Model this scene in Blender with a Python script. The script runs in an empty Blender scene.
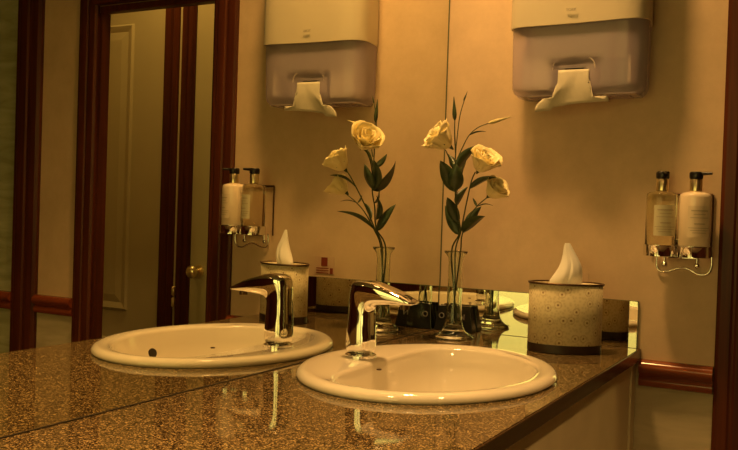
import bpy, bmesh, math, random
from mathutils import Vector, Matrix
random.seed(7)
PI = math.pi
K = 0.87                      # height of the worktop; z in the builders is measured from it
sc = bpy.context.scene
COL = sc.collection

# ------------------------------------------------------------------ camera
F = Vector((0.87937180, 0.47582915, -0.01708410))
R = Vector((0.47613515, -0.87874783, 0.03312959))
U = Vector((-0.00075141, 0.03726757, 0.99930504))
cam = bpy.data.cameras.new('camera')
cam.sensor_fit = 'HORIZONTAL'; cam.sensor_width = 36.0
cam.lens = 878.0 / 738.0 * 36.0
cam.clip_start = 0.02
camo = bpy.data.objects.new('camera', cam); COL.objects.link(camo)
M = Matrix((R, U, -F)).transposed().to_4x4()
M.translation = Vector((-1.98378, -0.87563, 0.285 + K))
camo.matrix_world = M
sc.camera = camo

# ------------------------------------------------------------------ light
w = bpy.data.worlds.new('world'); sc.world = w; w.use_nodes = True
w.node_tree.nodes['Background'].inputs[0].default_value = (1.0, 0.55, 0.22, 1)
w.node_tree.nodes['Background'].inputs[1].default_value = 0.03
sc.view_settings.view_transform = 'Standard'
sc.view_settings.look = 'None'
sc.view_settings.gamma = 1.0
sc.view_settings.use_curve_mapping = False
sc.view_settings.exposure = 0.0
sc.cycles.use_denoising = True
sc.cycles.max_bounces = 12
sc.cycles.glossy_bounces = 8
sc.cycles.transmission_bounces = 10
sc.cycles.transparent_max_bounces = 12
sc.cycles.diffuse_bounces = 4
sc.cycles.caustics_reflective = True
sc.cycles.caustics_refractive = True
sc.cycles.blur_glossy = 0.4
sc.cycles.sample_clamp_indirect = 6.0
WARM = (1.0, 0.535, 0.165)
CEIL = 1.53
def lamp(name, x, y, z, power, size, color=WARM, spread=180.0):
    l = bpy.data.lights.new(name, 'AREA'); l.shape = 'DISK'; l.size = size
    l.energy = power; l.color = color; l.spread = math.radians(spread)
    o = bpy.data.objects.new(name, l); COL.objects.link(o); o.location = (x, y, z + K)
    return o
#        x      y      power size spread
LAMPS = [(-0.44, -0.17, 10.3, 0.15, 130),
         (-1.52, -0.28, 4.6, 0.10, 62),
         (-2.10, -1.15, 7.0, 0.12, 130),  # unseen fill lamp, added to brighten the wall right of the dispenser
         (-0.95, -1.15, 4.6, 0.12, 72)]
for x, y, p, s, sp in LAMPS:
    lamp('downlight_glow', x, y, CEIL - 0.012, p, s, spread=sp)
lamp('lobby_glow', 0.34, -1.30, CEIL - 0.03, 3.4, 0.14, color=(1.0, 0.58, 0.15), spread=150)

# ------------------------------------------------------------------ materials
def mat(name, base=(0.5, 0.5, 0.5), rough=0.5, metal=0.0, **kw):
    m = bpy.data.materials.new(name); m.use_nodes = True
    b = m.node_tree.nodes['Principled BSDF']
    b.inputs['Base Color'].default_value = (*base, 1)
    b.inputs['Roughness'].default_value = rough
    b.inputs['Metallic'].default_value = metal
    for k, v in kw.items():
        b.inputs[k.replace('_', ' ')].default_value = v
    return m
def nt(m): return m.node_tree, m.node_tree.nodes['Principled BSDF']
def node(t, kind, **kw):
    n = t.nodes.new(kind)
    for k, v in kw.items():
        if k.startswith('i_'): n.inputs[k[2:].replace('_', ' ')].default_value = v
        else: setattr(n, k, v)
    return n
def ramp(t, fac, stops, interp='LINEAR'):
    r = t.nodes.new('ShaderNodeValToRGB'); r.color_ramp.interpolation = interp
    e = r.color_ramp.elements
    while len(e) < len(stops): e.new(0.5)
    for k, (p, c) in enumerate(stops):
        e[k].position = p; e[k].color = (*c, 1)
    t.links.new(fac, r.inputs[0]); return r
def coords(t, scale=(1, 1, 1), rot=(0, 0, 0)):
    c = t.nodes.new('ShaderNodeTexCoord'); mp = t.nodes.new('ShaderNodeMapping')
    mp.inputs['Scale'].default_value = scale; mp.inputs['Rotation'].default_value = rot
    t.links.new(c.outputs['Object'], mp.inputs[0]); return mp
def bump(t, b, h, strength, dist=0.002):
    n = node(t, 'ShaderNodeBump', i_Strength=strength, i_Distance=dist)
    t.links.new(h, n.inputs['Height']); t.links.new(n.outputs[0], b.inputs['Normal'])

def wallpaper():
    m = mat('wallpaper', rough=0.55); t, b = nt(m)
    mp = coords(t)
    n1 = node(t, 'ShaderNodeTexNoise', i_Scale=9.0, i_Detail=7.0, i_Roughness=0.7)
    t.links.new(mp.outputs[0], n1.inputs[0])
    r1 = ramp(t, n1.outputs[0], [(0.3, (0.57, 0.425, 0.27)), (0.7, (0.69, 0.52, 0.34))])
    # pale streaked marble paper below the rail
    mp2 = coords(t, scale=(4, 4, 22), rot=(0.7, 0, 0))
    n2 = node(t, 'ShaderNodeTexNoise', i_Scale=1.0, i_Detail=5.0, i_Distortion=1.5)
    t.links.new(mp2.outputs[0], n2.inputs[0])
    r2 = ramp(t, n2.outputs[0], [(0.35, (0.46, 0.40, 0.26)), (0.65, (0.60, 0.52, 0.35))])
    c = t.nodes.new('ShaderNodeTexCoord'); s = t.nodes.new('ShaderNodeSeparateXYZ')
    t.links.new(c.outputs['Object'], s.inputs[0])
    g = node(t, 'ShaderNodeMath', operation='GREATER_THAN'); g.inputs[1].default_value = -0.06
    t.links.new(s.outputs[2], g.inputs[0])
    mx = node(t, 'ShaderNodeMix', data_type='RGBA')
    t.links.new(g.outputs[0], mx.inputs[0]); t.links.new(r2.outputs[0], mx.inputs[6]); t.links.new(r1.outputs[0], mx.inputs[7])
    t.links.new(mx.outputs[2], b.inputs['Base Color'])
    n3 = node(t, 'ShaderNodeTexNoise', i_Scale=160.0, i_Detail=3.0)
    t.links.new(mp.outputs[0], n3.inputs[0]); bump(t, b, n3.outputs[0], 0.15, 0.001)
    return m
def marble_paper():
    m = mat('streaked_wallpaper', rough=0.5); t, b = nt(m)
    mp2 = coords(t, scale=(4, 4, 22), rot=(0.7, 0, 0))
    n2 = node(t, 'ShaderNodeTexNoise', i_Scale=1.0, i_Detail=5.0, i_Distortion=1.5)
    t.links.new(mp2.outputs[0], n2.inputs[0])
    r2 = ramp(t, n2.outputs[0], [(0.35, (0.34, 0.36, 0.20)), (0.65, (0.50, 0.52, 0.32))])
    t.links.new(r2.outputs[0], b.inputs['Base Color']); return m
def wood(name, a, c, rough=0.3, axis='z', coat=0.3, spec=0.5):
    m = mat(name, rough=rough, Coat_Weight=coat, Coat_Roughness=0.15, Specular_IOR_Level=spec); t, b = nt(m)
    sc3 = {'z': (60, 60, 2.5), 'y': (60, 2.5, 60)}[axis]
    mp = coords(t, scale=sc3)
    n1 = node(t, 'ShaderNodeTexNoise', i_Scale=1.0, i_Detail=5.0, i_Distortion=0.6)
    t.links.new(mp.outputs[0], n1.inputs[0])
    r1 = ramp(t, n1.outputs[0], [(0.3, a), (0.7, c)])
    t.links.new(r1.outputs[0], b.inputs['Base Color'])
    bump(t, b, n1.outputs[0], 0.1, 0.001); return m
def granite():
    m = mat('granite', rough=0.045, IOR=1.62); t, b = nt(m)
    mp = coords(t)
    v = node(t, 'ShaderNodeTexVoronoi', i_Scale=520.0)
    t.links.new(mp.outputs[0], v.inputs['Vector'])
    s = t.nodes.new('ShaderNodeSeparateColor'); t.links.new(v.outputs['Color'], s.inputs[0])
    r1 = ramp(t, s.outputs[0], [(0.0, (0.010, 0.007, 0.004)), (0.25, (0.085, 0.062, 0.030)), (0.55, (0.20, 0.146, 0.070)), (0.84, (0.42, 0.31, 0.15))], 'CONSTANT')
    n = node(t, 'ShaderNodeTexNoise', i_Scale=90.0, i_Detail=4.0)
    t.links.new(mp.outputs[0], n.inputs[0])
    r2 = ramp(t, n.outputs[0], [(0.3, (0.65, 0.6, 0.55)), (0.7, (1.1, 1.05, 1.0))])
    mx = node(t, 'ShaderNodeMix', data_type='RGBA', blend_type='MULTIPLY'); mx.inputs[0].default_value = 1.0
    t.links.new(r1.outputs[0], mx.inputs[6]); t.links.new(r2.outputs[0], mx.inputs[7])
    t.links.new(mx.outputs[2], b.inputs['Base Color']); return m
def noisy(name, a, c, scale, rough=0.6, **kw):
    m = mat(name, rough=rough, **kw); t, b = nt(m); mp = coords(t)
    n1 = node(t, 'ShaderNodeTexNoise', i_Scale=scale, i_Detail=4.0)
    t.links.new(mp.outputs[0], n1.inputs[0])
    r1 = ramp(t, n1.outputs[0], [(0.3, a), (0.7, c)])
    t.links.new(r1.outputs[0], b.inputs['Base Color']); return m
def glass(name, color, ior=1.45, rough=0.0, thin=None):
    m = mat(name, base=color, rough=rough, Transmission_Weight=1.0, IOR=ior); return m
def can_paper():
    m = mat('rosette_paper', rough=0.45); t, b = nt(m)
    uv = t.nodes.new('ShaderNodeUVMap'); mp = t.nodes.new('ShaderNodeMapping')
    mp.inputs['Scale'].default_value = (34, 34, 1); t.links.new(uv.outputs[0], mp.inputs[0])
    v = node(t, 'ShaderNodeTexVoronoi', voronoi_dimensions='2D', i_Scale=1.0, i_Randomness=0.85)
    t.links.new(mp.outputs[0], v.inputs['Vector'])
    P = (0.70, 0.62, 0.40); D = (0.27, 0.17, 0.08); Q = (0.56, 0.46, 0.28)
    r1 = ramp(t, v.outputs['Distance'], [(0.0, D), (0.06, D), (0.09, P), (0.20, P), (0.23, Q), (0.26, Q), (0.29, P), (1.0, P)])
    v2 = node(t, 'ShaderNodeTexVoronoi', voronoi_dimensions='2D', i_Scale=4.0)
    t.links.new(mp.outputs[0], v2.inputs['Vector'])
    r2 = ramp(t, v2.outputs['Distance'], [(0.0, (0.8, 0.78, 0.7)), (0.5, (1, 1, 1))])
    mx = node(t, 'ShaderNodeMix', data_type='RGBA', blend_type='MULTIPLY'); mx.inputs[0].default_value = 1.0
    t.links.new(r1.outputs[0], mx.inputs[6]); t.links.new(r2.outputs[0], mx.inputs[7])
    t.links.new(mx.outputs[2], b.inputs['Base Color']); return m
def translucent(name, base, alpha, rough=0.12):
    m = mat(name, base=base, rough=rough); t, b = nt(m)
    b.inputs['Subsurface Weight'].default_value = 0.0
    tr = t.nodes.new('ShaderNodeBsdfTransparent'); tr.inputs[0].default_value = (0.9, 0.88, 0.92, 1)
    mx = t.nodes.new('ShaderNodeMixShader'); mx.inputs[0].default_value = alpha
    out = t.nodes['Material Output']
    t.links.new(tr.outputs[0], mx.inputs[1]); t.links.new(b.outputs[0], mx.inputs[2]); t.links.new(mx.outputs[0], out.inputs[0])
    return m
M_WALL = wallpaper(); M_MARB = marble_paper()
M_MAHOG = wood('mahogany', (0.055, 0.013, 0.005), (0.115, 0.027, 0.009), rough=0.42, coat=0.05, spec=0.25)
M_RAIL = wood('mahogany_rail', (0.17, 0.036, 0.012), (0.28, 0.066, 0.020), rough=0.2, axis='y')
M_GRAN = granite()
M_EDGING = noisy('dark_edging', (0.035, 0.016, 0.007), (0.055, 0.026, 0.011), 200, 0.25)
M_PANEL = noisy('laminate', (0.66, 0.58, 0.38), (0.74, 0.65, 0.43), 12, 0.5)
M_CEIL = noisy('ceiling_paint', (0.30, 0.26, 0.18), (0.34, 0.29, 0.20), 8, 0.8)
M_FLOOR = noisy('floor_tile', (0.10, 0.07, 0.04), (0.15, 0.10, 0.06), 6, 0.35)
M_DOOR = noisy('door_paint', (0.54, 0.48, 0.30), (0.58, 0.52, 0.33), 5, 0.4)
M_MIRROR = mat('mirror_silver', base=(0.82, 0.82, 0.70), rough=0.0, metal=1.0)
M_EDGE = mat('glass_edge', base=(0.10, 0.12, 0.06), rough=0.15, metal=0.0, Coat_Weight=0.6)
M_CERAM = mat('ceramic', base=(0.80, 0.74, 0.62), rough=0.08, Coat_Weight=0.6, Coat_Roughness=0.03)
M_CHROME = mat('chrome', base=(0.86, 0.85, 0.82), rough=0.04, metal=1.0)
M_DARKMET = mat('bronze_metal', base=(0.12, 0.07, 0.04), rough=0.3, metal=0.8)
M_BRASS = mat('brass', base=(0.95, 0.82, 0.50), rough=0.28, metal=1.0)
M_HOLE = mat('dark_hole', base=(0.02, 0.015, 0.01), rough=0.5)
M_GLASS = glass('vase_glass', (0.93, 0.98, 0.90), 1.45)
M_CAN = can_paper()
M_BAND = noisy('brown_band', (0.025, 0.013, 0.007), (0.035, 0.018, 0.009), 30, 0.35)
M_TISSUE = mat('tissue_paper', base=(0.90, 0.88, 0.82), rough=0.9)
M_WHITE = mat('cream_plastic', base=(0.58, 0.52, 0.38), rough=0.35)
M_SMOKE = translucent('smoky_plastic', (0.66, 0.56, 0.66), 0.42, 0.14)
M_PAPER = noisy('towel_paper', (0.58, 0.54, 0.43), (0.64, 0.60, 0.48), 60, 0.9)
M_INNER = mat('grey_plastic', base=(0.50, 0.44, 0.42), rough=0.5)
M_LOGO = mat('grey_print', base=(0.30, 0.27, 0.2), rough=0.4)
M_BLACK = mat('black_plastic', base=(0.012, 0.010, 0.010), rough=0.3)
M_LOTION = mat('cream_lotion_bottle', base=(0.88, 0.74, 0.56), rough=0.18, Coat_Weight=0.4)
M_SOAP = mat('amber_soap_bottle', base=(0.96, 0.95, 0.74), rough=0.0, Transmission_Weight=1.0, IOR=1.42)
M_LABEL = mat('label_paper', base=(0.62, 0.58, 0.40), rough=0.5)
M_LABEL2 = mat('label_print_area', base=(0.74, 0.62, 0.46), rough=0.4)
M_PRINT = mat('label_print', base=(0.46, 0.38, 0.26), rough=0.5)
M_STEM = noisy('green_stem', (0.030, 0.050, 0.014), (0.06, 0.075, 0.02), 80, 0.5)
M_LEAF = noisy('dark_leaf', (0.028, 0.050, 0.020), (0.055, 0.085, 0.034), 60, 0.4)
M_PETAL = noisy('yellow_petal', (0.90, 0.77, 0.38), (0.95, 0.84, 0.50), 70, 0.6, Subsurface_Weight=0.0)
M_BUD = noisy('pale_bud', (0.55, 0.50, 0.22), (0.70, 0.60, 0.30), 80, 0.6)
M_RED = mat('red_print', base=(0.22, 0.035, 0.015), rough=0.5)
M_STICK = mat('sticker_film', base=(0.60, 0.44, 0.30), rough=0.4)
M_FRONT = mat('placard_face', base=(0.015, 0.016, 0.014), rough=0.12)
M_INK = mat('pale_lettering', base=(0.22, 0.21, 0.18), rough=0.5)

# ------------------------------------------------------------------ helpers
def thing(name, label, cat, loc=(0, 0, 0), rz=0.0, group=None):
    o = bpy.data.objects.new(name, None); COL.objects.link(o)
    o.empty_display_size = 0.05
    o.location = (loc[0], loc[1], loc[2] + K); o.rotation_euler = (0, 0, rz)
    o['label'] = label; o['category'] = cat
    if group: o['group'] = group
    return o
def obj(name, bm, m, parent=None, smooth=None, loc=None, label=None, bevel=None, recalc=True):
    me = bpy.data.meshes.new(name)
    if recalc: bmesh.ops.recalc_face_normals(bm, faces=bm.faces[:])
    bm.to_mesh(me); bm.free()
    ms = m if isinstance(m, (list, tuple)) else [m]
    for k in ms: me.materials.append(k)
    o = bpy.data.objects.new(name, me); COL.objects.link(o)
    if parent is not None:
        o.parent = parent
        if loc: o.location = loc
    else:
        l = loc or (0, 0, 0); o.location = (l[0], l[1], l[2] + K)
    if smooth is not None:
        me.shade_smooth()
        if smooth < 180: me.set_sharp_from_angle(angle=math.radians(smooth))
    if bevel:
        b = o.modifiers.new('bevel', 'BEVEL'); b.width = bevel; b.segments = 3; b.limit_method = 'ANGLE'
        b.harden_normals = False
    if label: o['label'] = label
    return o
def tag(o, label, cat, group=None):
    o['label'] = label; o['category'] = cat
    if group: o['group'] = group
    return o
def struct(name, bm, m, **kw):
    o = obj(name, bm, m, **kw); o['kind'] = 'structure'; return o
def box(bm, x0, x1, y0, y1, z0, z1):
    vs = [bm.verts.new((x, y, z)) for x in (x0, x1) for y in (y0, y1) for z in (z0, z1)]
    for f in ((0, 1, 3, 2), (4, 6, 7, 5), (0, 4, 5, 1), (2, 3, 7, 6), (0, 2, 6, 4), (1, 5, 7, 3)):
        bm.faces.new([vs[i] for i in f])
    return bm
def B(*a):
    bm = bmesh.new(); return box(bm, *a)
def loops(bm, rings, closed=True, cap0=False, cap1=False):
    """skin a list of equally long point rings"""
    vr = [[bm.verts.new(p) for p in r] for r in rings]
    n = len(rings[0])
    for a, b in zip(vr, vr[1:]):
        for i in range(n if closed else n - 1):
            j = (i + 1) % n
            bm.faces.new((a[i], a[j], b[j], b[i]))
    if cap0: bm.faces.new(vr[0][::-1])
    if cap1: bm.faces.new(vr[-1])
    return vr
def circ(r, z, n=40, cx=0, cy=0, rx=None, ry=None):
    return [(cx + (rx or r) * math.cos(2 * PI * k / n), cy + (ry or r) * math.sin(2 * PI * k / n), z) for k in range(n)]
def lathe(prof, n=40, cx=0, cy=0, cap0=True, cap1=True, bm=None):
    bm = bm or bmesh.new()
    loops(bm, [circ(r, z, n, cx, cy) for r, z in prof], cap0=cap0, cap1=cap1)
    return bm
def tube(bm, pts, rad, n=8, closed_ends=True):
    pts = [Vector(p) for p in pts]
    rads = rad if isinstance(rad, (list, tuple)) else [rad] * len(pts)
    rings = []; up = Vector((0.13, 0.21, 0.97)).normalized()
    for k, p in enumerate(pts):
        d = (pts[min(k + 1, len(pts) - 1)] - pts[max(k - 1, 0)]).normalized()
        a = up - d * up.dot(d)
        if a.length < 1e-3: a = Vector((1, 0, 0)) - d * d.x
        a.normalize(); b = d.cross(a); up = a
        rings.append([p + rads[k] * (a * math.cos(2 * PI * i / n) + b * math.sin(2 * PI * i / n)) for i in range(n)])
    loops(bm, rings, cap0=closed_ends, cap1=closed_ends)
    return bm
def smoothpts(pts, sub=6):
    P = [Vector(p) for p in pts]; P = [P[0]] + P + [P[-1]]; out = []
    for i in range(1, len(P) - 2):
        for s in range(sub):
            t = s / sub
            out.append(0.5 * ((2 * P[i]) + (-P[i-1] + P[i+1]) * t + (2*P[i-1] - 5*P[i] + 4*P[i+1] - P[i+2]) * t*t + (-P[i-1] + 3*P[i] - 3*P[i+1] + P[i+2]) * t**3))
    out.append(P[-2]); return out
def text_obj(name, body, size, m, parent, loc, rot, extrude=0.0004, sx=1.0):
    cu = bpy.data.curves.new(name, 'FONT'); cu.body = body; cu.size = size; cu.extrude = extrude
    cu.align_x = 'CENTER'; cu.align_y = 'CENTER'
    to = bpy.data.objects.new(name, cu); COL.objects.link(to)
    bpy.context.view_layer.update()
    me = bpy.data.meshes.new_from_object(to.evaluated_get(bpy.context.evaluated_depsgraph_get()))
    bpy.data.objects.remove(to)
    me.materials.clear(); me.materials.append(m)
    o = bpy.data.objects.new(name, me); COL.objects.link(o); o.parent = parent
    o.location = loc; o.rotation_euler = rot; o.scale = (sx, 1, 1)
    return o
ROT_B = (PI / 2, 0, -PI / 2)   # lettering that faces into the room from the back wall

# ------------------------------------------------------------------ room
FL = -K; XL = -3.0; YR = -2.3; TH = 0.025
OP0, OP1, OPH = -0.722, -1.180, 0.885        # opening to the lobby
LX, LY0, LY1 = 0.60, -0.55, -2.05            # lobby
struct('floor', B(XL - .1, LX + .1, YR - .1, .1, FL - .05, FL), M_FLOOR)
bm = B(XL - .1, LX + .1, YR - .1, .1, CEIL, CEIL + .06)
struct('ceiling', bm, M_CEIL)
struct('wall_left', B(XL, 0.0, 0.0, .1, FL, CEIL), M_WALL)
bm = bmesh.new()
box(bm, 0, TH, OP0, 0.1, FL, CEIL); box(bm, 0, TH, -1.52, OP1, FL, CEIL); box(bm, 0, TH, OP1, OP0, OPH, CEIL)
struct('wall_back', bm, M_WALL)
struct('wall_back_panel', B(0, TH, YR, -1.52, FL, CEIL), M_MARB)
struct('wall_right', B(XL, 0, YR - .1, YR, FL, CEIL), M_MAHOG)
struct('wall_front', B(XL - .1, XL, YR, 0.1, FL, CEIL), M_MAHOG)
# lobby shell
struct('wall_lobby_back', B(LX, LX + .06, LY1, LY0, FL, CEIL), M_WALL)
struct('wall_lobby_left', B(TH, LX, LY0, LY0 + .06, FL, CEIL), M_WALL)
struct('wall_lobby_right', B(TH, LX, LY1 - .06, LY1, FL, CEIL), M_WALL)

def architrave(name, y0, y1, z0, z1, x=-0.03, mt=None, depth=None):
    """moulded board on the back wall, vertical"""
    a, b = min(y0, y1), max(y0, y1); w_ = b - a
    prof = [(0.0, a), (x * .75, a), (x * .75, a + w_ * .10), (x, a + w_ * .16), (x, a + w_ * .46), (x * .8, a + w_ * .52), (x * .8, a + w_ * .58), (x * .95, a + w_ * .64), (x * .95, b - w_ * .1), (x * .6, b), (0.0, b)]
    bm = bmesh.new()
    loops(bm, [[(px + (depth or 0), py, z0) for px, py in prof], [(px + (depth or 0), py, z1) for px, py in prof]], cap0=True, cap1=True)
    return struct(name, bm, mt or M_MAHOG)
architrave('trim_1', -0.645, -0.722, FL, CEIL, x=-0.012)
architrave('trim_2', -1.178, -1.252, FL, CEIL, x=-0.015)
architrave('trim_3', -1.420, -1.530, FL, CEIL, x=-0.018)
# lining of the opening and its head
bm = bmesh.new()
box(bm, -0.028, -0.0, OP1, OP0, OPH - 0.0, OPH + 0.09)
box(bm, 0.0, TH + .01, OP1, OP0, OPH - 0.02, OPH)
struct('trim_4', bm, M_MAHOG, bevel=0.004)
struct('trim_5', B(0.0, TH + .01, OP0 - 0.012, OP0, FL, OPH - .02), M_MAHOG)
struct('trim_6', B(0.0, TH + .01, OP1, OP1 + 0.012, FL, OPH - .02), M_MAHOG)
# dado rails: two rolls, the lower one smaller
def rail(name, y0, y1):
    prof = [(0, -.022), (-.012, -.022), (-.022, -.028), (-.026, -.038), (-.022, -.048), (-.012, -.053), (-.010, -.057), (-.016, -.061), (-.018, -.069), (-.014, -.078), (0, -.082)]
    bm = bmesh.new()
    loops(bm, [[(px, y0, pz) for px, pz in prof], [(px, y1, pz) for px, pz in prof]], cap0=True, cap1=True)
    return struct(name, bm, M_RAIL, smooth=50)
rail('trim_7', -0.4925, -0.644); rail('trim_8', -1.253, -1.419); rail('trim_9', -1.531, YR)
# skirting, seen only from a step aside
for n_, (a, b) in enumerate([(-0.505, -0.644), (-1.253, -1.419), (-1.531, YR)]):
    struct('baseboard_%s' % ('left', 'middle', 'right')[n_], B(-0.018, 0, b, a, FL, FL + .11), M_MAHOG, bevel=.004)

# glowing panel framed as a window, added behind the camera for a yellow reflection
M_GLOW = mat('added_glow', base=(0.8, 0.8, 0.5), rough=0.4)
M_GLOW.node_tree.nodes['Principled BSDF'].inputs['Emission Color'].default_value = (1.0, 0.78, 0.20, 1)
M_GLOW.node_tree.nodes['Principled BSDF'].inputs['Emission Strength'].default_value = 1.8
wn = struct('added_glow_panel', B(XL, XL + .012, -1.0, -0.12, 0.0, 1.1), M_GLOW)
bm = bmesh.new()
for a in ((-1.05, -1.0, -.05, 1.15), (-.12, -.07, -.05, 1.15), (-1.0, -.12, 1.1, 1.15), (-1.0, -.12, -.05, 0.0)): box(bm, XL, XL + .03, *a)
f_ = obj('glow_panel_frame', bm, M_MAHOG, wn)

# lobby doors: six-panel leaf with raised panels
def door(name, x, y0, y1, z0, z1, panels, knob=None):
    a, b = min(y0, y1), max(y0, y1)
    o = struct(name, B(x - 0.012, x, a, b, z0, z1), M_DOOR)
    def pane(ya, yb, za, zb):
        bm = bmesh.new(); d = .006; w1 = .018; w2 = .03
        rings = []
        for ins, xx in ((0, x - .012), (w1 * .4, x - .012 - .009), (w1, x - .012 - .006), (w2, x - .012 - .002), (w2 + .03, x - .012 - .007)):
            rings.append([(xx, ya + ins, za + ins), (xx, yb - ins, za + ins), (xx, yb - ins, zb - ins), (xx, ya + ins, zb - ins)])
        loops(bm, rings, cap1=True)
        return bm
    for p in panels:
        q = obj('panel', pane(*p), M_DOOR, o)
    if knob:
        bm = bmesh.new()
        prof = [(.004, 0), (.024, 0.0), (.024, .004), (.010, .008), (.009, .024), (.017, .030), (.0235, .040), (.0235, .046), (.016, .055), (.003, .058)]
        loops(bm, [[(x - .012 - h, knob[0] + r * math.cos(2*PI*k/24), knob[1] + r * math.sin(2*PI*k/24)) for k in range(24)] for r, h in prof], cap0=True, cap1=True)
        obj('door_handle', bm, M_BRASS, o, smooth=60)
    return o
DT = 1.16
pl = []
for (za, zb) in ((-0.72, -0.25), (-0.14, 0.98)):
    pl += [(-1.875, -1.595, za, zb)]
door('door_1', LX, -1.43, -2.04, FL, DT, pl)
pl = []
for (za, zb) in ((-0.72, -0.25), (-0.12, 0.98)):
    pl += [(-1.21, -1.00, za, zb), (-0.86, -0.65, za, zb)]
door('door_2', LX, -1.292, -0.57, FL, DT, pl, knob=(-1.243, 0.036))
architrave('trim_10', -1.354, -1.432, FL, DT + .05, depth=LX - .0)
architrave('trim_11', -1.285, -1.346, FL, DT + .05, depth=LX - .0)
bm = bmesh.new()
box(bm, LX - .024, LX, -1.354, -1.346, FL, DT)
h = struct('trim_12', bm, M_DOOR)
bm = lathe([(.004, -.105), (.008, -.10), (.008, -.072), (.004, -.068)], 12, LX - .026, -1.350)
lathe([(.004, -.062), (.008, -.058), (.008, -.03), (.004, -.026)], 12, LX - .026, -1.350, bm=bm)
obj('door_hinge', bm, M_BRASS, h, smooth=50)

# ------------------------------------------------------------------ mirrors
MY = -0.0072
mir = obj('wall_mirror', B(XL + .02, -0.004, MY, -0.001, 0.0005, 1.25), [M_MIRROR])
tag(mir, 'large frameless wall mirror above the granite worktop behind the washbasin', 'mirror')
bm = B(-0.0045, -0.001, MY - .001, -0.001, 0.0005, 1.25)
obj('polished_edge', bm, M_EDGE, mir, label='pale polished glass edge in the corner').location = (0, 0, 0)
bm = B(XL + .02, -0.006, MY - .0016, MY, 0.0004, 0.0014)
obj('sealant_line', bm, M_HOLE, mir, label='dark line of sealant along the worktop')
up = obj('mirror_splashback', B(-0.006, -0.001, -0.484, -0.009, 0.0008, 0.103), [M_MIRROR])
tag(up, 'low mirrored splashback strip on the worktop below the towel dispenser', 'splashback')
bm = bmesh.new(); box(bm, -0.0065, -0.001, -0.484, -0.009, 0.103, 0.1042); box(bm, -0.0065, -0.001, -0.4853, -0.484, 0.0008, 0.1042)
obj('polished_edge', bm, M_EDGE, up)

# ------------------------------------------------------------------ worktop with a cut-out for the basin
BX, BY, BA, BB = -0.5694, -0.2406, 0.2707, 0.2171
FRY = -0.490
bm = bmesh.new()
x0, x1, y0, y1 = -0.95, -0.20, FRY, -0.0
ang = sorted([2 * PI * k / 96 for k in range(96)] + [math.atan2(y - BY, x - BX) % (2 * PI) for x in (x0, x1) for y in (y0, y1)])
def rect_pt(a):
    c, s = math.cos(a), math.sin(a); ts = []
    if c > 1e-9: ts.append((x1 - BX) / c)
    if c < -1e-9: ts.append((x0 - BX) / c)
    if s > 1e-9: ts.append((y1 - BY) / s)
    if s < -1e-9: ts.append((y0 - BY) / s)
    t = min(ts); return (BX + c * t, BY + s * t)
inn = [(BX + (BA - .02) * math.cos(a), BY + (BB - .02) * math.sin(a)) for a in ang]
outp = [rect_pt(a) for a in ang]
ST = 0.026
vr = loops(bm, [[(x, y, 0) for x, y in outp], [(x, y, 0) for x, y in inn], [(x, y, -ST) for x, y in inn], [(x, y, -ST) for x, y in outp]])
n = len(ang)
for i in range(n):
    j = (i + 1) % n; bm.faces.new((vr[3][i], vr[3][j], vr[0][j], vr[0][i]))
box(bm, XL + .02, x0, y0, y1, -ST, 0); box(bm, x1, 0, y0, y1, -ST, 0)
top = obj('worktop', bm, M_GRAN)
bm = bmesh.new(); box(bm, XL + .02, -0.0005, FRY - .0035, FRY - .0002, -ST, -0.0008)
obj('front_edge', bm, M_EDGING, top, bevel=.0015, label='dark brown polished front edge')
tag(top, 'polished brown speckled granite worktop running along the mirror', 'worktop')
cab = thing('vanity_panel', 'pale beige laminate front panel under the granite worktop', 'vanity', (-1.4, -0.47, -ST))
obj('front_panel', B(-1.55, 1.355, -0.010, 0.0, FL + ST, -0.0005), M_PANEL, cab)
obj('corner_post', B(1.358, 1.397, -0.014, 0.0, FL + ST, -0.0005), M_PANEL, cab)
obj('plinth', B(-1.55, 1.397, -0.0, 0.012, FL + ST, FL + ST + .08), M_MAHOG, cab)

# ------------------------------------------------------------------ washbasin
bas = thing('washbasin', 'oval cream ceramic washbasin set into the granite worktop', 'washbasin', (BX, BY, 0))
N = 120
def outer(a, ins): return ((BA - ins) * math.cos(a), (BB - ins) * math.sin(a))
BC = (0.0, -0.045)         # bowl centre, local
def bowl_edge(a, s):
    # direction from the bowl centre; D shape: inner ellipse cut off at the tap ledge
    c, sn = math.cos(a), math.sin(a)
    ax, ay = BA - .036, BB - .036
    A_ = (c / ax) ** 2 + (sn / ay) ** 2; B_ = 2 * (BC[0] * c / ax ** 2 + BC[1] * sn / ay ** 2); C_ = (BC[0] / ax) ** 2 + (BC[1] / ay) ** 2 - 1
    t = (-B_ + math.sqrt(B_ * B_ - 4 * A_ * C_)) / (2 * A_)
    if sn > 1e-6:
        tl = (0.098 - BC[1]) / sn
        t = (t ** -9 + tl ** -9) ** (-1 / 9)
    return (BC[0] + c * t * s, BC[1] + sn * t * s)
def oring(ins, z):
    return [(*outer(math.atan2(math.sin(2*PI*k/N) , math.cos(2*PI*k/N)), ins), z) for k in range(N)]
rings = [oring(.004, 0.0002), oring(0.0005, 0.003), oring(0, .006), oring(.002, .0105), oring(.007, .0145), oring(.014, .0160), oring(.022, .0155)]
rings += [[(*bowl_edge(2*PI*k/N, 1.03), .0135) for k in range(N)], [(*bowl_edge(2*PI*k/N, 1.0), .0115) for k in range(N)]]
for s in (.985, .965, .93, .88, .80, .68, .52, .34, .18, .09):
    z = .0115 - .150 * (1 - s ** 2.6) ** 0.62 if s < .985 else .007
    rings.append([(*bowl_edge(2*PI*k/N, s), z) for k in range(N)])
bm = bmesh.new(); loops(bm, rings, cap1=True)
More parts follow.
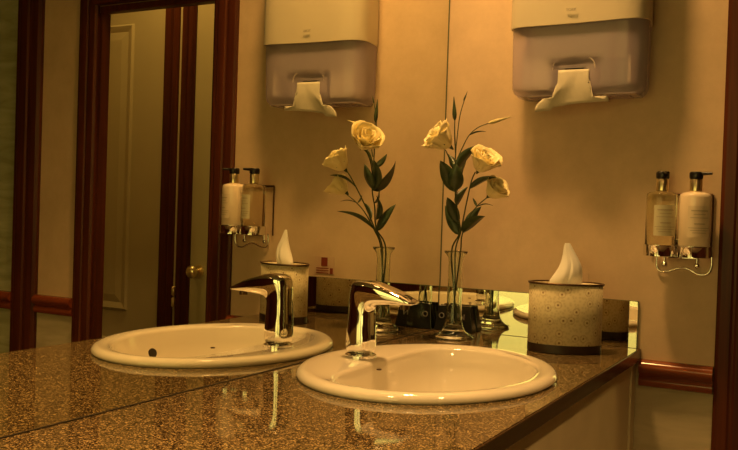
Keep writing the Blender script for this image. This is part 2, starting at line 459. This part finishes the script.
# underside shell
und = [[(*outer(2*PI*k/N, .022), -.001) for k in range(N)]]
for s in (1.02, .95, .85, .7, .5, .3, .12):
    z = -.002 - .160 * (1 - min(s, .999) ** 2.6) ** 0.62
    if s > 1: z = -.01
    und.append([(x*.97, y*.97, z - .004) for x, y in [bowl_edge(2*PI*k/N, s * .97) for k in range(N)]])
obj('bowl', bm, M_CERAM, bas, smooth=70, recalc=True)
# drain and overflow
zb = .0115 - .150 * (1 - .09 ** 2.6) ** 0.62
bm = lathe([(.026, 0), (.026, .003), (.020, .004), (.017, .002), (.004, .002)], 32, BC[0], BC[1])
obj('drain', bm, M_CHROME, bas, smooth=40, loc=(0, 0, zb + .0005))
bm = bmesh.new()
nrm = Vector((0.0, 0.93, 0.36)).normalized(); cpt = Vector((0.0, -0.1745, -0.032)); tt = Vector((1, 0, 0)); bb = nrm.cross(tt)
loops(bm, [[cpt + nrm * h + r_ * (tt * math.cos(2*PI*k/20) * 1.15 + bb * math.sin(2*PI*k/20)) for k in range(20)] for r_, h in ((.011, -.006), (.011, .0016), (.009, .002))], cap0=True, cap1=True)
obj('overflow_hole', bm, M_HOLE, bas, smooth=50)
bm = lathe([(.0045, 0), (.0045, .0015), (.003, .002)], 16, -0.0866, 0.0546)
obj('chain_stay', bm, M_DARKMET, bas, smooth=50, loc=(0, 0, .0125))

# ------------------------------------------------------------------ tap
tapz = .0135
tap = thing('basin_tap', 'chrome single-spout tap on the back ledge of the washbasin', 'tap', (-0.5640, 0.0, 0.0))
secs = [((-.0725, .0135), (-.1255, .0135), .0275), ((-.0740, .05), (-.1235, .05), .0258), ((-.0755, .085), (-.1215, .085), .0243),
        ((-.0765, .108), (-.1210, .098), .0235), ((-.0770, .128), (-.1225, .105), .0234), ((-.0780, .142), (-.126, .109), .0238),
        ((-.0815, .1520), (-.132, .1115), .0248), ((-.095, .1565), (-.140, .1130), .0255), ((-.120, .1560), (-.152, .1140), .0258), ((-.145, .1500), (-.163, .1150), .0255),
        ((-.171, .1410), (-.179, .1158), .0245), ((-.190, .1325), (-.193, .1160), .0230), ((-.202, .1265), (-.203, .1170), .0210), ((-.2085, .1235), (-.209, .1190), .0175)]
rings = []
for T_, B_, hw in secs:
    T_ = Vector((0, *T_)); B_ = Vector((0, *B_)); c_ = (T_ + B_) / 2; ax = (T_ - B_) / 2
    r_ = []
    for k in range(32):
        a = 2 * PI * k / 32; ca, sa = math.cos(a), math.sin(a); e = 0.62
        ca2 = math.copysign(abs(ca) ** e, ca); sa2 = math.copysign(abs(sa) ** e, sa)
        r_.append(c_ + ax * sa2 + Vector((hw * ca2, 0, 0)))
    rings.append(r_)
bm = bmesh.new(); loops(bm, rings, cap0=True, cap1=True)
o = obj('spout_body', bm, M_CHROME, tap, smooth=60)
sb = o.modifiers.new('sub', 'SUBSURF'); sb.levels = 1; sb.render_levels = 2
bm = lathe([(.0275, tapz - .002), (.0290, tapz - .0015), (.0290, tapz + .0045), (.0278, tapz + .0055), (.0200, tapz + .0055)], 40, 0, -.099)
obj('base_ring', bm, M_CHROME, tap, smooth=40)
bm = lathe([(.0085, .1085), (.0085, .119), (.006, .119)], 20, 0, -.186)
obj('aerator', bm, M_DARKMET, tap, smooth=40)

# ------------------------------------------------------------------ glass vase and flowers
VX, VY = -0.1290, -0.1000
vase = thing('glass_vase', 'slim clear glass bottle vase holding the yellow flowers', 'vase', (VX, VY, 0))
po = [(.004, .0006), (.043, .0006), (.0455, .003), (.044, .006), (.036, .009), (.027, .016), (.0215, .028), (.0185, .045), (.0172, .08), (.0165, .13), (.0165, .172), (.018, .183), (.0225, .190), (.0262, .1945), (.0268, .1975)]
pi_ = [(.0250, .1985), (.0215, .1945), (.0165, .186), (.0145, .172), (.0142, .13), (.0148, .08), (.0160, .045), (.0170, .034), (.0150, .026), (.003, .022)]
bm = lathe(po + pi_, 48)
obj('bottle', bm, M_GLASS, vase, smooth=60)

def petal_flower(name, c, axis, R_, parent, seed):
    """cupped rose-like bloom of overlapping petals"""
    rnd = random.Random(seed)
    c = Vector(c); ax = Vector(axis).normalized()
    a = ax.orthogonal().normalized(); b = ax.cross(a)
    bm = bmesh.new()
    for layer, (rad, hgt, cnt, openn) in enumerate(((1.0, 1.00, 5, .95), (.80, 1.05, 5, .70), (.55, 1.08, 4, .45), (.3, 1.02, 3, .25))):
        for k in range(cnt):
            th0 = 2 * PI * (k + .5 * layer + rnd.uniform(-.12, .12)) / cnt
            width = 2 * PI / cnt * .78
            nu, nv = 7, 7; grid = []
            fr = rnd.uniform(.9, 1.08)
            for i in range(nv):
                v = i / (nv - 1); row = []
                for j in range(nu):
                    u = j / (nu - 1) * 2 - 1
                    th = th0 + u * width * (.35 + .65 * math.sin(min(1, v * 1.3 + .15) * PI / 2))
                    prof = (v ** .55) * (.55 + .45 * openn) + (.18 * openn * max(0, v - .75) * 4 * .5)
                    r_ = R_ * rad * prof * fr + .0006 * layer
                    hh = R_ * 1.45 * hgt * v * (1 - .16 * u * u) * fr + R_ * .06 * math.sin(5 * u + k + layer) * v
                    if v > .8: hh -= R_ * .10 * openn * (v - .8) * 5
                    row.append(bm.verts.new(c + a * (r_ * math.cos(th)) + b * (r_ * math.sin(th)) + ax * (hh - R_ * .75)))
                grid.append(row)
            for i in range(nv - 1):
                for j in range(nu - 1):
                    bm.faces.new((grid[i][j], grid[i][j+1], grid[i+1][j+1], grid[i+1][j]))
    o = obj(name, bm, M_PETAL, parent, smooth=180)
    s = o.modifiers.new('solid', 'SOLIDIFY'); s.thickness = .0006
    # green calyx
    bm = bmesh.new()
    q0 = c - ax * R_ * .95
    tube(bm, [q0, q0 + ax * R_ * .18, q0 + ax * R_ * .34], [.0014, .004, .0052], 10)
    for k in range(5):
        d = (a * math.cos(2*PI*k/5) + b * math.sin(2*PI*k/5))
        leaf(bm, q0 + ax * R_ * .25 + d * .003, q0 + ax * R_ * .75 + d * R_ * .62, .0016, ax, bend=.0)
    obj('calyx', bm, M_LEAF, o, smooth=60)
    return o
def leaf(bm, p0, p1, wid, side, bend=.15, fold=.35):
    p0 = Vector(p0); p1 = Vector(p1); d = p1 - p0; L = d.length; d.normalize()
    s = d.cross(Vector(side)).normalized(); nrm_ = s.cross(d)
    rows = []; nn = 10; wid *= 1.25
    for i in range(nn + 1):
        t = i / nn
        wv = wid * (math.sin(PI * t ** .75) ** .85 if 0 < t < 1 else 0) + .0002
        c_ = p0 + d * L * t + nrm_ * L * bend * math.sin(PI * t * .9)
        rows.append([c_ - s * wv + nrm_ * wv * fold, c_, c_ + s * wv + nrm_ * wv * fold])
    vs = [[bm.verts.new(q) for q in r] for r in rows]
    for r0, r1 in zip(vs, vs[1:]):
        bm.faces.new((r0[0], r0[1], r1[1], r1[0])); bm.faces.new((r0[1], r0[2], r1[2], r1[1]))
VIEW = (0.85, 0.4, 0.15)
def L3(p): return (p[0] - VX, p[1] - VY, p[2])
def sprig(label, stems, leaves, flowers, buds):
    t = thing('flower_stem', label, 'flower', (VX, VY, 0.0), group='yellow flower stems in the glass vase')
    bm = bmesh.new()
    for pts, r0, r1 in stems:
        sp = smoothpts([L3(p) for p in pts], 6); m_ = len(sp)
        tube(bm, sp, [r0 + (r1 - r0) * k / (m_ - 1) for k in range(m_)], 8)
    obj('stalk', bm, M_STEM, t, smooth=60)
    for p0, p1, wd, side, bend in leaves:
        bm = bmesh.new(); leaf(bm, L3(p0), L3(p1), wd, side, bend)
        o = obj('leaf', bm, M_LEAF, t, smooth=180); s = o.modifiers.new('solid', 'SOLIDIFY'); s.thickness = .0005
    for c, ax, r_, sd in flowers:
        petal_flower('blossom', L3(c), ax, r_, t, sd)
    for p0, p1, r_, mt in buds:
        bm = bmesh.new(); a = Vector(L3(p0)); b = Vector(L3(p1))
        tube(bm, [a + (b - a) * q for q in (0, .1, .25, .45, .65, .85, 1)], [r_ * q for q in (.3, .8, 1, .85, .55, .3, .08)], 10)
        obj('bud', bm, mt, t, smooth=60)
    return t
NODE = (-0.145, -0.114, 0.242)
base1 = [(-0.124, -0.104, 0.030), (-0.129, -0.099, 0.10), (-0.136, -0.092, 0.198)]
sprig('tallest yellow flower stem leaning left above the vase mouth',
      [(base1 + [NODE, (-0.16, -0.112, 0.292), (-0.175, -0.112, 0.331), (-0.176, -0.110, 0.38), (-0.175, -0.11, 0.425), (-0.17, -0.11, 0.452), (-0.165, -0.113, 0.503), (-0.163, -0.125, 0.548)], .0022, .0009),
       ([(-0.175, -0.11, 0.415), (-0.18, -0.108, 0.46), (-0.18, -0.107, 0.497)], .0015, .0011),
       ([(-0.177, -0.111, 0.366), (-0.195, -0.108, 0.395), (-0.222, -0.106, 0.421)], .0014, .0011),
       ([(-0.172, -0.115, 0.410), (-0.16, -0.132, 0.455), (-0.145, -0.149, 0.477), (-0.135, -0.173, 0.488)], .0013, .0010)],
      [((-0.175, -0.112, 0.331), (-0.213, -0.090, 0.398), .0135, (0.9, 0.3, 0.2), .10),
       ((-0.175, -0.112, 0.331), (-0.085, -0.102, 0.408), .0155, (0.5, 0.85, 0.1), .08),
       ((-0.176, -0.111, 0.333), (-0.195, -0.122, 0.392), .0145, VIEW, -.10),
       ((-0.175, -0.112, 0.380), (-0.162, -0.161, 0.435), .0110, (0.5, 0.5, 0.7), .12),
       ((-0.175, -0.112, 0.385), (-0.160, -0.085, 0.418), .0070, VIEW, .10),
       ((-0.150, -0.112, 0.262), (-0.185, -0.098, 0.318), .0100, (0.7, 0.5, 0.3), .12),
       ((-0.165, -0.111, 0.302), (-0.130, -0.125, 0.345), .0080, (0.6, 0.6, 0.3), .12),
       ((-0.16, -0.132, 0.457), (-0.15, -0.170, 0.466), .0028, (0.3, 0.2, 0.9), .12)],
      [((-0.236, -0.101, 0.444), (-0.45, 0.55, 0.55), .0370, 3)],
      [((-0.18, -0.107, 0.490), (-0.18, -0.103, 0.543), .0050, M_LEAF), ((-0.137, -0.170, 0.487), (-0.12, -0.218, 0.503), .0046, M_BUD),
       ((-0.164, -0.120, 0.535), (-0.163, -0.128, 0.556), .0020, M_LEAF)])
base2 = [(-0.133, -0.098, 0.030), (-0.131, -0.101, 0.10), (-0.136, -0.101, 0.198)]
sprig('yellow flower stem with a bloom at the middle height leaning right',
      [(base2 + [(-0.147, -0.117, 0.242), (-0.17, -0.137, 0.303), (-0.193, -0.157, 0.355), (-0.2, -0.168, 0.375)], .0020, .0013)],
      [((-0.187, -0.150, 0.338), (-0.196, -0.217, 0.362), .0085, (0.4, 0.3, 0.85), .12),
       ((-0.146, -0.114, 0.235), (-0.13, -0.070, 0.300), .0105, VIEW, -.12)],
      [((-0.205, -0.187, 0.396), (-0.30, -0.55, 0.75), .0335, 11)], [])
base3 = [(-0.128, -0.093, 0.030), (-0.126, -0.100, 0.10), (-0.127, -0.110, 0.198)]
sprig('lowest yellow flower stem bending out to the right',
      [(base3 + [(-0.143, -0.119, 0.236), (-0.155, -0.141, 0.279), (-0.163, -0.162, 0.303), (-0.168, -0.184, 0.320)], .0019, .0012)],
      [((-0.145, -0.121, 0.240), (-0.198, -0.193, 0.277), .0125, (0.5, 0.3, 0.8), .10),
       ((-0.150, -0.128, 0.258), (-0.130, -0.158, 0.302), .0075, VIEW, .08),
       ((-0.16, -0.159, 0.301), (-0.16, -0.148, 0.320), .0022, VIEW, .1), ((-0.16, -0.161, 0.301), (-0.17, -0.200, 0.302), .0026, (0.2, 0.1, 0.9), .12)],
      [((-0.170, -0.203, 0.338), (-0.25, -0.72, 0.62), .0300, 23)], [])

# ------------------------------------------------------------------ tissue holder
CX, CY, CR = -0.155, -0.364, 0.0765
CQ = 0.65   # the drum is oval
can = thing('tissue_holder', 'round cream tissue holder patterned with small brown rosettes', 'tissue holder', (CX, CY, 0), math.radians(112))
def cyl_uv(bm, r, z0, z1, n=72):
    uv = bm.loops.layers.uv.new('UVMap')
    a = [[bm.verts.new((r * math.cos(2*PI*k/n), r * math.sin(2*PI*k/n), z)) for k in range(n)] for z in (z0, z1)]
    for k in range(n):
        j = (k + 1) % n; f = bm.faces.new((a[0][k], a[0][j], a[1][j], a[1][k]))
        for l, (uu, vv) in zip(f.loops, ((k, z0), (k + 1, z0), (k + 1, z1), (k, z1))): l[uv].uv = (uu / n * 2 * PI * r, vv)
bm = bmesh.new(); cyl_uv(bm, CR, 0.0185, 0.1435)
o = obj('drum', bm, M_CAN, can, smooth=60); s = o.modifiers.new('solid', 'SOLIDIFY'); s.thickness = .002; s.offset = -1
obj('base_band', lathe([(CR - .004, .0008), (CR + .0004, .0015), (CR + .0004, .0185), (CR - .003, .0188)], 72), M_BAND, can, smooth=40, label='dark brown base band')
prof = [(.0028 * math.cos(a), .0022 * math.sin(a)) for a in [2*PI*k/10 for k in range(10)]]
bm = bmesh.new(); rr = [circ(CR + .0006 + pr, .1445 + pz, 72) for pr, pz in prof]; loops(bm, rr + [rr[0]])
bmesh.ops.remove_doubles(bm, verts=bm.verts[:], dist=1e-6)
obj('rim', bm, M_DARKMET, can, smooth=180, label='thin dark bronze rim')
# recessed lid with an oval opening
bm = bmesh.new()
loops(bm, [circ(CR - .003, .1400, 60), circ(CR - .006, .1385, 60), [(x * .55, y * .75, .1385) for x, y, z in circ(CR - .03, 0, 60)], [(x * .55, y * .75, .132) for x, y, z in circ(CR - .03, 0, 60)]])
obj('lid', bm, M_WHITE, can, smooth=40)
for c_ in can.children: c_.scale = (1.0, CQ, 1.0)
tis = thing('paper_tissue', 'white paper tissue poking up out of the round holder', 'tissue', (CX, CY, 0.128))
bm = bmesh.new(); rings = []; nn = 44; H = .101
# fin drawn in the picture's plane: sideways direction across the view
sd = Vector((0.476, -0.879, 0)); fw = Vector((0.879, 0.476, 0))
for i in range(15):
    t = i / 14; z = H * t
    lft = [-.032, -.034, -.036, -.0355, -.0305, -.0255, -.0210, -.0170, -.0140, -.0120, -.0105, -.0095, -.0088, -.0078, -.0060][i]
    rgt = [.028, .030, .032, .033, .0335, .0335, .033, .032, .0295, .0260, .0220, .0178, .0135, .0095, .0050][i]
    c_ = (lft + rgt) / 2; hw = (rgt - lft) / 2; dep = [.012, .014, .017, .020, .022, .022, .021, .019, .017, .014, .011, .008, .006, .004, .0015][i]
    r_ = []
    for k in range(nn):
        a = 2 * PI * k / nn; ca, sa = math.cos(a), math.sin(a)
        # folded cloth: creased star section that flattens towards the tip
        fold = 1 + (.22 * abs(math.sin(2.5 * a + .6 + .8 * t)) - .12) * (1 - .4 * t) + .05 * math.sin(9 * a + 4 * t)
        q_ = abs(ca) ** 1.25 * (1 if ca > 0 else -1)
        r_.append(sd * (c_ + hw * q_) + fw * (dep * .85 * abs(sa) ** 1.1 * (1 if sa > 0 else -1) * fold) + Vector((0, 0, z)))
    rings.append(r_)
loops(bm, rings, cap0=True, cap1=True)
obj('sheet', bm, M_TISSUE, tis, smooth=28)

# ------------------------------------------------------------------ small dark sign block in the corner
blk = thing('sign_block', 'small black tapered sign block in the corner behind the vase', 'sign', (-0.024, -0.060, 0))
bm = bmesh.new()
rings = [[(-.014, -.050, .0008), (.014, -.050, .0008), (.014, .050, .0008), (-.014, .050, .0008)], [(-.007, -.040, .062), (.010, -.040, .062), (.010, .042, .062), (-.007, .042, .062)]]
loops(bm, rings, cap0=True, cap1=True)
obj('block', bm, M_FRONT, blk, bevel=.0015)
tilt = math.atan2(.007, .061)
for ch, yy in (('O', .031), ('N', -.022)):
    text_obj('lettering', ch, .019, M_INK, blk, (-.0118, yy, .036), (PI / 2 - 0.0, 0, -PI / 2), .0012)

# small sticker on the wall behind the tissue holder
stk = thing('wall_sticker', 'small wall sticker with a dark red square and printed lines', 'sticker', (0, -0.342, 0.118))
obj('film', B(-.0012, -.0002, -.030, .030, -.006, .040), M_STICK, stk)
obj('red_square', B(-.0020, -.0012, -.009, .010, .015, .038), M_RED, stk, label='dark red printed square')
bm = bmesh.new()
for k in range(3): box(bm, -.0018, -.0012, -.024, .014, .008 - .006 * k, .0105 - .006 * k)
box(bm, -.0018, -.0012, .018, .027, -.005, .0105)
obj('printed_lines', bm, M_RED, stk)

# ------------------------------------------------------------------ towel dispenser
DY = -0.3470; DZ = 0.548
dsp = thing('towel_dispenser', 'cream and smoky grey paper towel dispenser on the wall above the tissue holder', 'towel dispenser', (0, DY, DZ))
def dring(hw, dep, z, n=40, x_back=-.004, e=6.5, bulge=.010):
    """open-backed footprint: wall plane at x=0, front bulging to -dep; y runs across"""
    pts = []
    for k in range(n + 1):
        a = PI * k / n
        x = -dep * abs(math.sin(a)) ** (2 / e) - bulge * (math.sin(a) ** 2)
        y = hw * math.copysign(abs(math.cos(a)) ** (2 / e), math.cos(a)) * (.915 + .085 * min(1, abs(x) / dep))
        pts.append((min(x, x_back), y, z))
    return pts
# seam height rises from left to right (y from + to -)
def seam(y): return 0.153 + 0.0 * y
def hood():
    bm = bmesh.new(); rings = []
    for i in range(10):
        t = i / 9; z = .166 + t * .290
        hw = .1580 - .006 * t ** 3; dep = .105 - .030 * max(0, t - .6) ** 1.5 * 2
        r_ = dring(hw, dep, z)
        if i == 0: r_ = [(x, y, z + .003 * (y / .15) ** 2 - 0.013 - .012 * y) for x, y, z in r_]
        rings.append(r_)
    # lip turned in at the bottom
    low = [(x * .955, y * .975, z) for x, y, z in rings[0]]
    top_ = [(x * .3, y * .8, z + .012) for x, y, z in rings[-1]]
    loops(bm, [low] + rings + [top_], closed=True, cap1=True)
    return bm
obj('hood', hood(), M_WHITE, dsp, smooth=50, label='cream plastic hood')
def lower():
    bm = bmesh.new(); rings = []
    for i in range(18):
        t = i / 17; z = .002 + t * .168
        cr = .026
        k_ = max(0, 1 - (z / cr)); rnd_ = cr * (1 - math.sqrt(max(0, 1 - k_ ** 2))) if z < cr else 0
        hw = .1545 + .002 * t - rnd_ * .9; dep = .090 + .007 * t - rnd_ * .45
        out_ = []
        for x, y, zz in dring(hw, dep, z, n=90):
            # shallow step around the towel outlet: centre, lower part
            if z < .082 and abs(y) < .050 and x < -.06:
                g = min(1, max(0, (.050 - abs(y)) / .010)) * min(1, max(0, (.082 - z) / .016))
                x += .016 * g
            out_.append((x, y, zz))
        rings.append(out_)
    loops(bm, rings, closed=True)
    for sgn in (-1, 1):
        box(bm, -.066, -.008, min(sgn * .050, sgn * .112), max(sgn * .050, sgn * .112), .001, .003)
    return bm
obj('lower_cover', lower(), M_SMOKE, dsp, smooth=50, label='smoky see-through lower cover')
obj('back_plate', B(-.006, -.0005, -.132, .132, .004, .440), M_INNER, dsp)
obj('outlet_frame', B(-.082, -.010, -.040, .040, .006, .070), M_INNER, dsp, bevel=.004)
obj('light_stop', B(-.080, -.006, -.128, .128, .0032, .006), M_INNER, dsp)  # opaque sheet added to stop lamplight leaking through the see-through cover
obj('outlet_slot', B(-.0925, -.0865, -.026, .026, .058, .0605), M_HOLE, dsp, bevel=.0008)
for sgn in (-1, 1):
    bm = bmesh.new(); pts = [(-.082, sgn * .047, .004), (-.092, sgn * .048, .02), (-.097, sgn * .048, .05), (-.099, sgn * .044, .070), (-.100, sgn * .034, .080)]
    tube(bm, smoothpts(pts, 5), .0022, 8)
    obj('outlet_lip', bm, M_INNER, dsp, smooth=60)
text_obj('logo', 'TORK', .0085, M_LOGO, dsp, (-.1205, 0.004, .181), ROT_B, .0006)
# stack of folded towels behind the smoky cover
st = thing('towel_stack', 'stack of folded white paper towels inside the dispenser', 'paper towels', (0, DY, DZ))
bm = bmesh.new()
for k in range(38):
    zz = .086 + k * .0078; j1 = .002 * math.sin(k * 2.3)
    box(bm, -.080 + j1, -.010, -.106 + j1, .106 - j1, zz, zz + .0068)
obj('folded_towels', bm, M_PAPER, st, smooth=None)
bm = bmesh.new()
for k in range(15):
    zz = .016 + k * .0075; q_ = max(0, k - 9) / 6
    box(bm, -.084, -.012, .056 + .012 * q_ ** 2, .120 - .034 * q_ ** 2, zz, zz + .0070)
obj('sagging_fold', bm, M_PAPER, st)
obj('folded_edge', B(-.084, -.012, -.119, -.112, .026, .085), M_PAPER, st)
# sheet hanging out
tw = thing('paper_towel', 'creased white paper towel hanging from the dispenser outlet', 'paper towel', (0, DY, DZ))
bm = bmesh.new()
rows = []
for i in range(13):
    t = i / 12; row = []
    w_ = min(1, max(0, (t - .30) / .62)); w_ = w_ * w_ * (3 - 2 * w_)
    for j in range(25):
        u = j / 24 * 2 - 1                       # -1 left of the outlet, +1 right
        y = -u * (.034 + .046 * w_) + .004 * w_
        zlow = -.026 + .008 * (u + 1) - (.006 if u < -.55 else 0) * (u + 1.6)
        z_ = .056 * (1 - t) + zlow * t
        x_ = -.0990 + .006 * t - .004 * math.sin(t * PI) + .0025 * math.sin(5 * u + 3 * t) * t
        if z_ < .004: z_ -= .004 * abs(u)
        if abs(y) > .040 and z_ > -.003: z_ = -.003 - .010 * (abs(y) - .040) / .04
        row.append((x_, y, z_))
    rows.append(row)
loops(bm, rows, closed=False)
o = obj('sheet', bm, M_PAPER, tw, smooth=50); s = o.modifiers.new('solid', 'SOLIDIFY'); s.thickness = .0008

# ------------------------------------------------------------------ soap holder and bottles
SY = -0.5715; SZ = 0.208
Y1, Y2 = -0.5350, -0.6020; SXc = -0.058
hold = thing('soap_bottle_holder', 'chrome wire holder for two soap bottles on the wall by the door frame', 'soap holder', (0, SY, SZ))
def cup(y):
    prof_o = [(.0325, 0), (.0345, .001), (.0345, .021), (.0352, .022), (.0352, .024), (.0334, .024), (.0330, .003), (.004, .003)]
    return lathe(prof_o, 40, SXc, y - SY)
for y in (Y1, Y2): obj('cup', cup(y), M_CHROME, hold, smooth=40)
bm = bmesh.new()
zt = .133
for s_ in (-1, 1):
    tube(bm, [(-.004, .003 + s_ * .061, -.002), (-.004, .003 + s_ * .061, zt)], .0022, 8)
tube(bm, [(-.004, -.058, zt), (-.004, .064, zt)], .0028, 8)
obj('wire_frame', bm, M_DARKMET, hold, smooth=60)
obj('back_plate', B(-.005, -.0008, -.030, .030, -.004, .035), M_CHROME, hold)
pts = [(-.006, .050, .002), (-.006, .052, -.020), (-.006, .045, -.034), (-.006, .028, -.034), (-.006, .012, -.028), (-.006, -.002, -.025), (-.006, -.016, -.028), (-.006, -.034, -.037), (-.006, -.052, -.035), (-.006, -.060, -.020), (-.006, -.060, .002)]
bm = bmesh.new(); tube(bm, smoothpts(pts, 6), .0022, 8)
obj('wire_scroll', bm, M_CHROME, hold, smooth=60)
for y in (-.535, -.602):
    bm = bmesh.new()
    loops(bm, [[(-h, y - SY + r_ * math.cos(2*PI*k/20), -.019 + r_ * math.sin(2*PI*k/20)) for k in range(20)] for r_, h in ((.0065, .0005), (.0065, .003), (.005, .006), (.002, .007))], cap0=True, cap1=True)
    o = obj('screw', bm, M_CHROME, hold, smooth=50)
    bm = bmesh.new()
    tube(bm, [(-.004, y - SY, -.014), (-.004, y - SY, .002)], .0018, 8)
    obj('screw_tab', bm, M_CHROME, hold, smooth=50)
def bottle(label, y, body_m, nozzle_dir, label_m):
    t = thing('soap_bottle', label, 'bottle', (SXc, y, SZ + .0035))
    prof = [(.028, 0), (.0315, .003), (.0315, .122), (.0305, .127), (.0265, .1305), (.017, .1328), (.012, .134)]
    obj('bottle_body', lathe(prof, 48), body_m, t, smooth=50)
    obj('collar', lathe([(.0115, .134), (.0125, .135), (.0125, .158), (.0110, .160)], 32), M_BRASS, t, smooth=40, label='polished gold-toned collar')
    bm = lathe([(.004, .160), (.0125, .160), (.0138, .163), (.0138, .172), (.0120, .175), (.004, .175)], 32)
    obj('pump_head', bm, M_BLACK, t, smooth=40)
    d = Vector((*nozzle_dir, 0)).normalized()
    bm = bmesh.new(); tube(bm, [Vector((0, 0, .1715)) + d * q for q in (.008, .020, .030, .0335)], [.0042, .0036, .0030, .0026], 12)
    obj('nozzle', bm, M_BLACK, t, smooth=50)
    # wrap-around printed label facing the basin
    bm = bmesh.new(); n_ = 16; a0 = math.atan2(-.45, -.9)
    R1 = .0318
    loops(bm, [[(R1 * math.cos(a0 + (k / n_ - .5) * 1.55), R1 * math.sin(a0 + (k / n_ - .5) * 1.55), z_) for k in range(n_ + 1)] for z_ in (.040, .104)], closed=False)
    lb = obj('bottle_label', bm, label_m, t, smooth=180)
    bm = bmesh.new(); R2 = .0321
    for z_, sp, hh in ((.093, .55, .0024), (.086, .40, .0014), (.079, .60, .0014), (.066, .35, .0024), (.058, .70, .0014), (.053, .60, .0014), (.048, .45, .0014)):
        loops(bm, [[(R2 * math.cos(a0 + (k / n_ - .5) * 2 * sp), R2 * math.sin(a0 + (k / n_ - .5) * 2 * sp), zz) for k in range(n_ + 1)] for zz in (z_, z_ + hh)], closed=False)
    obj('label_print', bm, M_PRINT, lb, smooth=180)
    return t
bottle('clear soap bottle with yellowish liquid and black pump, nearer the dispenser', Y1, M_SOAP, (-.88, -.48), M_LABEL)
bottle('opaque cream lotion bottle with black pump, nearer the door frame', Y2, M_LOTION, (-.30, -.95), M_LABEL2)

# ------------------------------------------------------------------ downlight fittings in the ceiling
spots = ['above the washbasin', 'over the middle of the worktop', 'added as wall fill behind the camera', 'over the floor away from the worktop']
for (x, y, p, s_, sp), wh in zip(LAMPS, spots):
    t = thing('ceiling_downlight', 'round recessed ceiling downlight ' + wh, 'ceiling light', (x, y, CEIL), group='recessed ceiling downlights')
    bm = bmesh.new(); r = s_ / 2
    loops(bm, [circ(r + .003, -.014, 40), circ(r + .012, -.014, 40), circ(r + .020, -.004, 40), circ(r + .020, -.0005, 40), circ(r + .003, -.0005, 40)])
    obj('trim_ring', bm, M_CHROME, t, smooth=40)
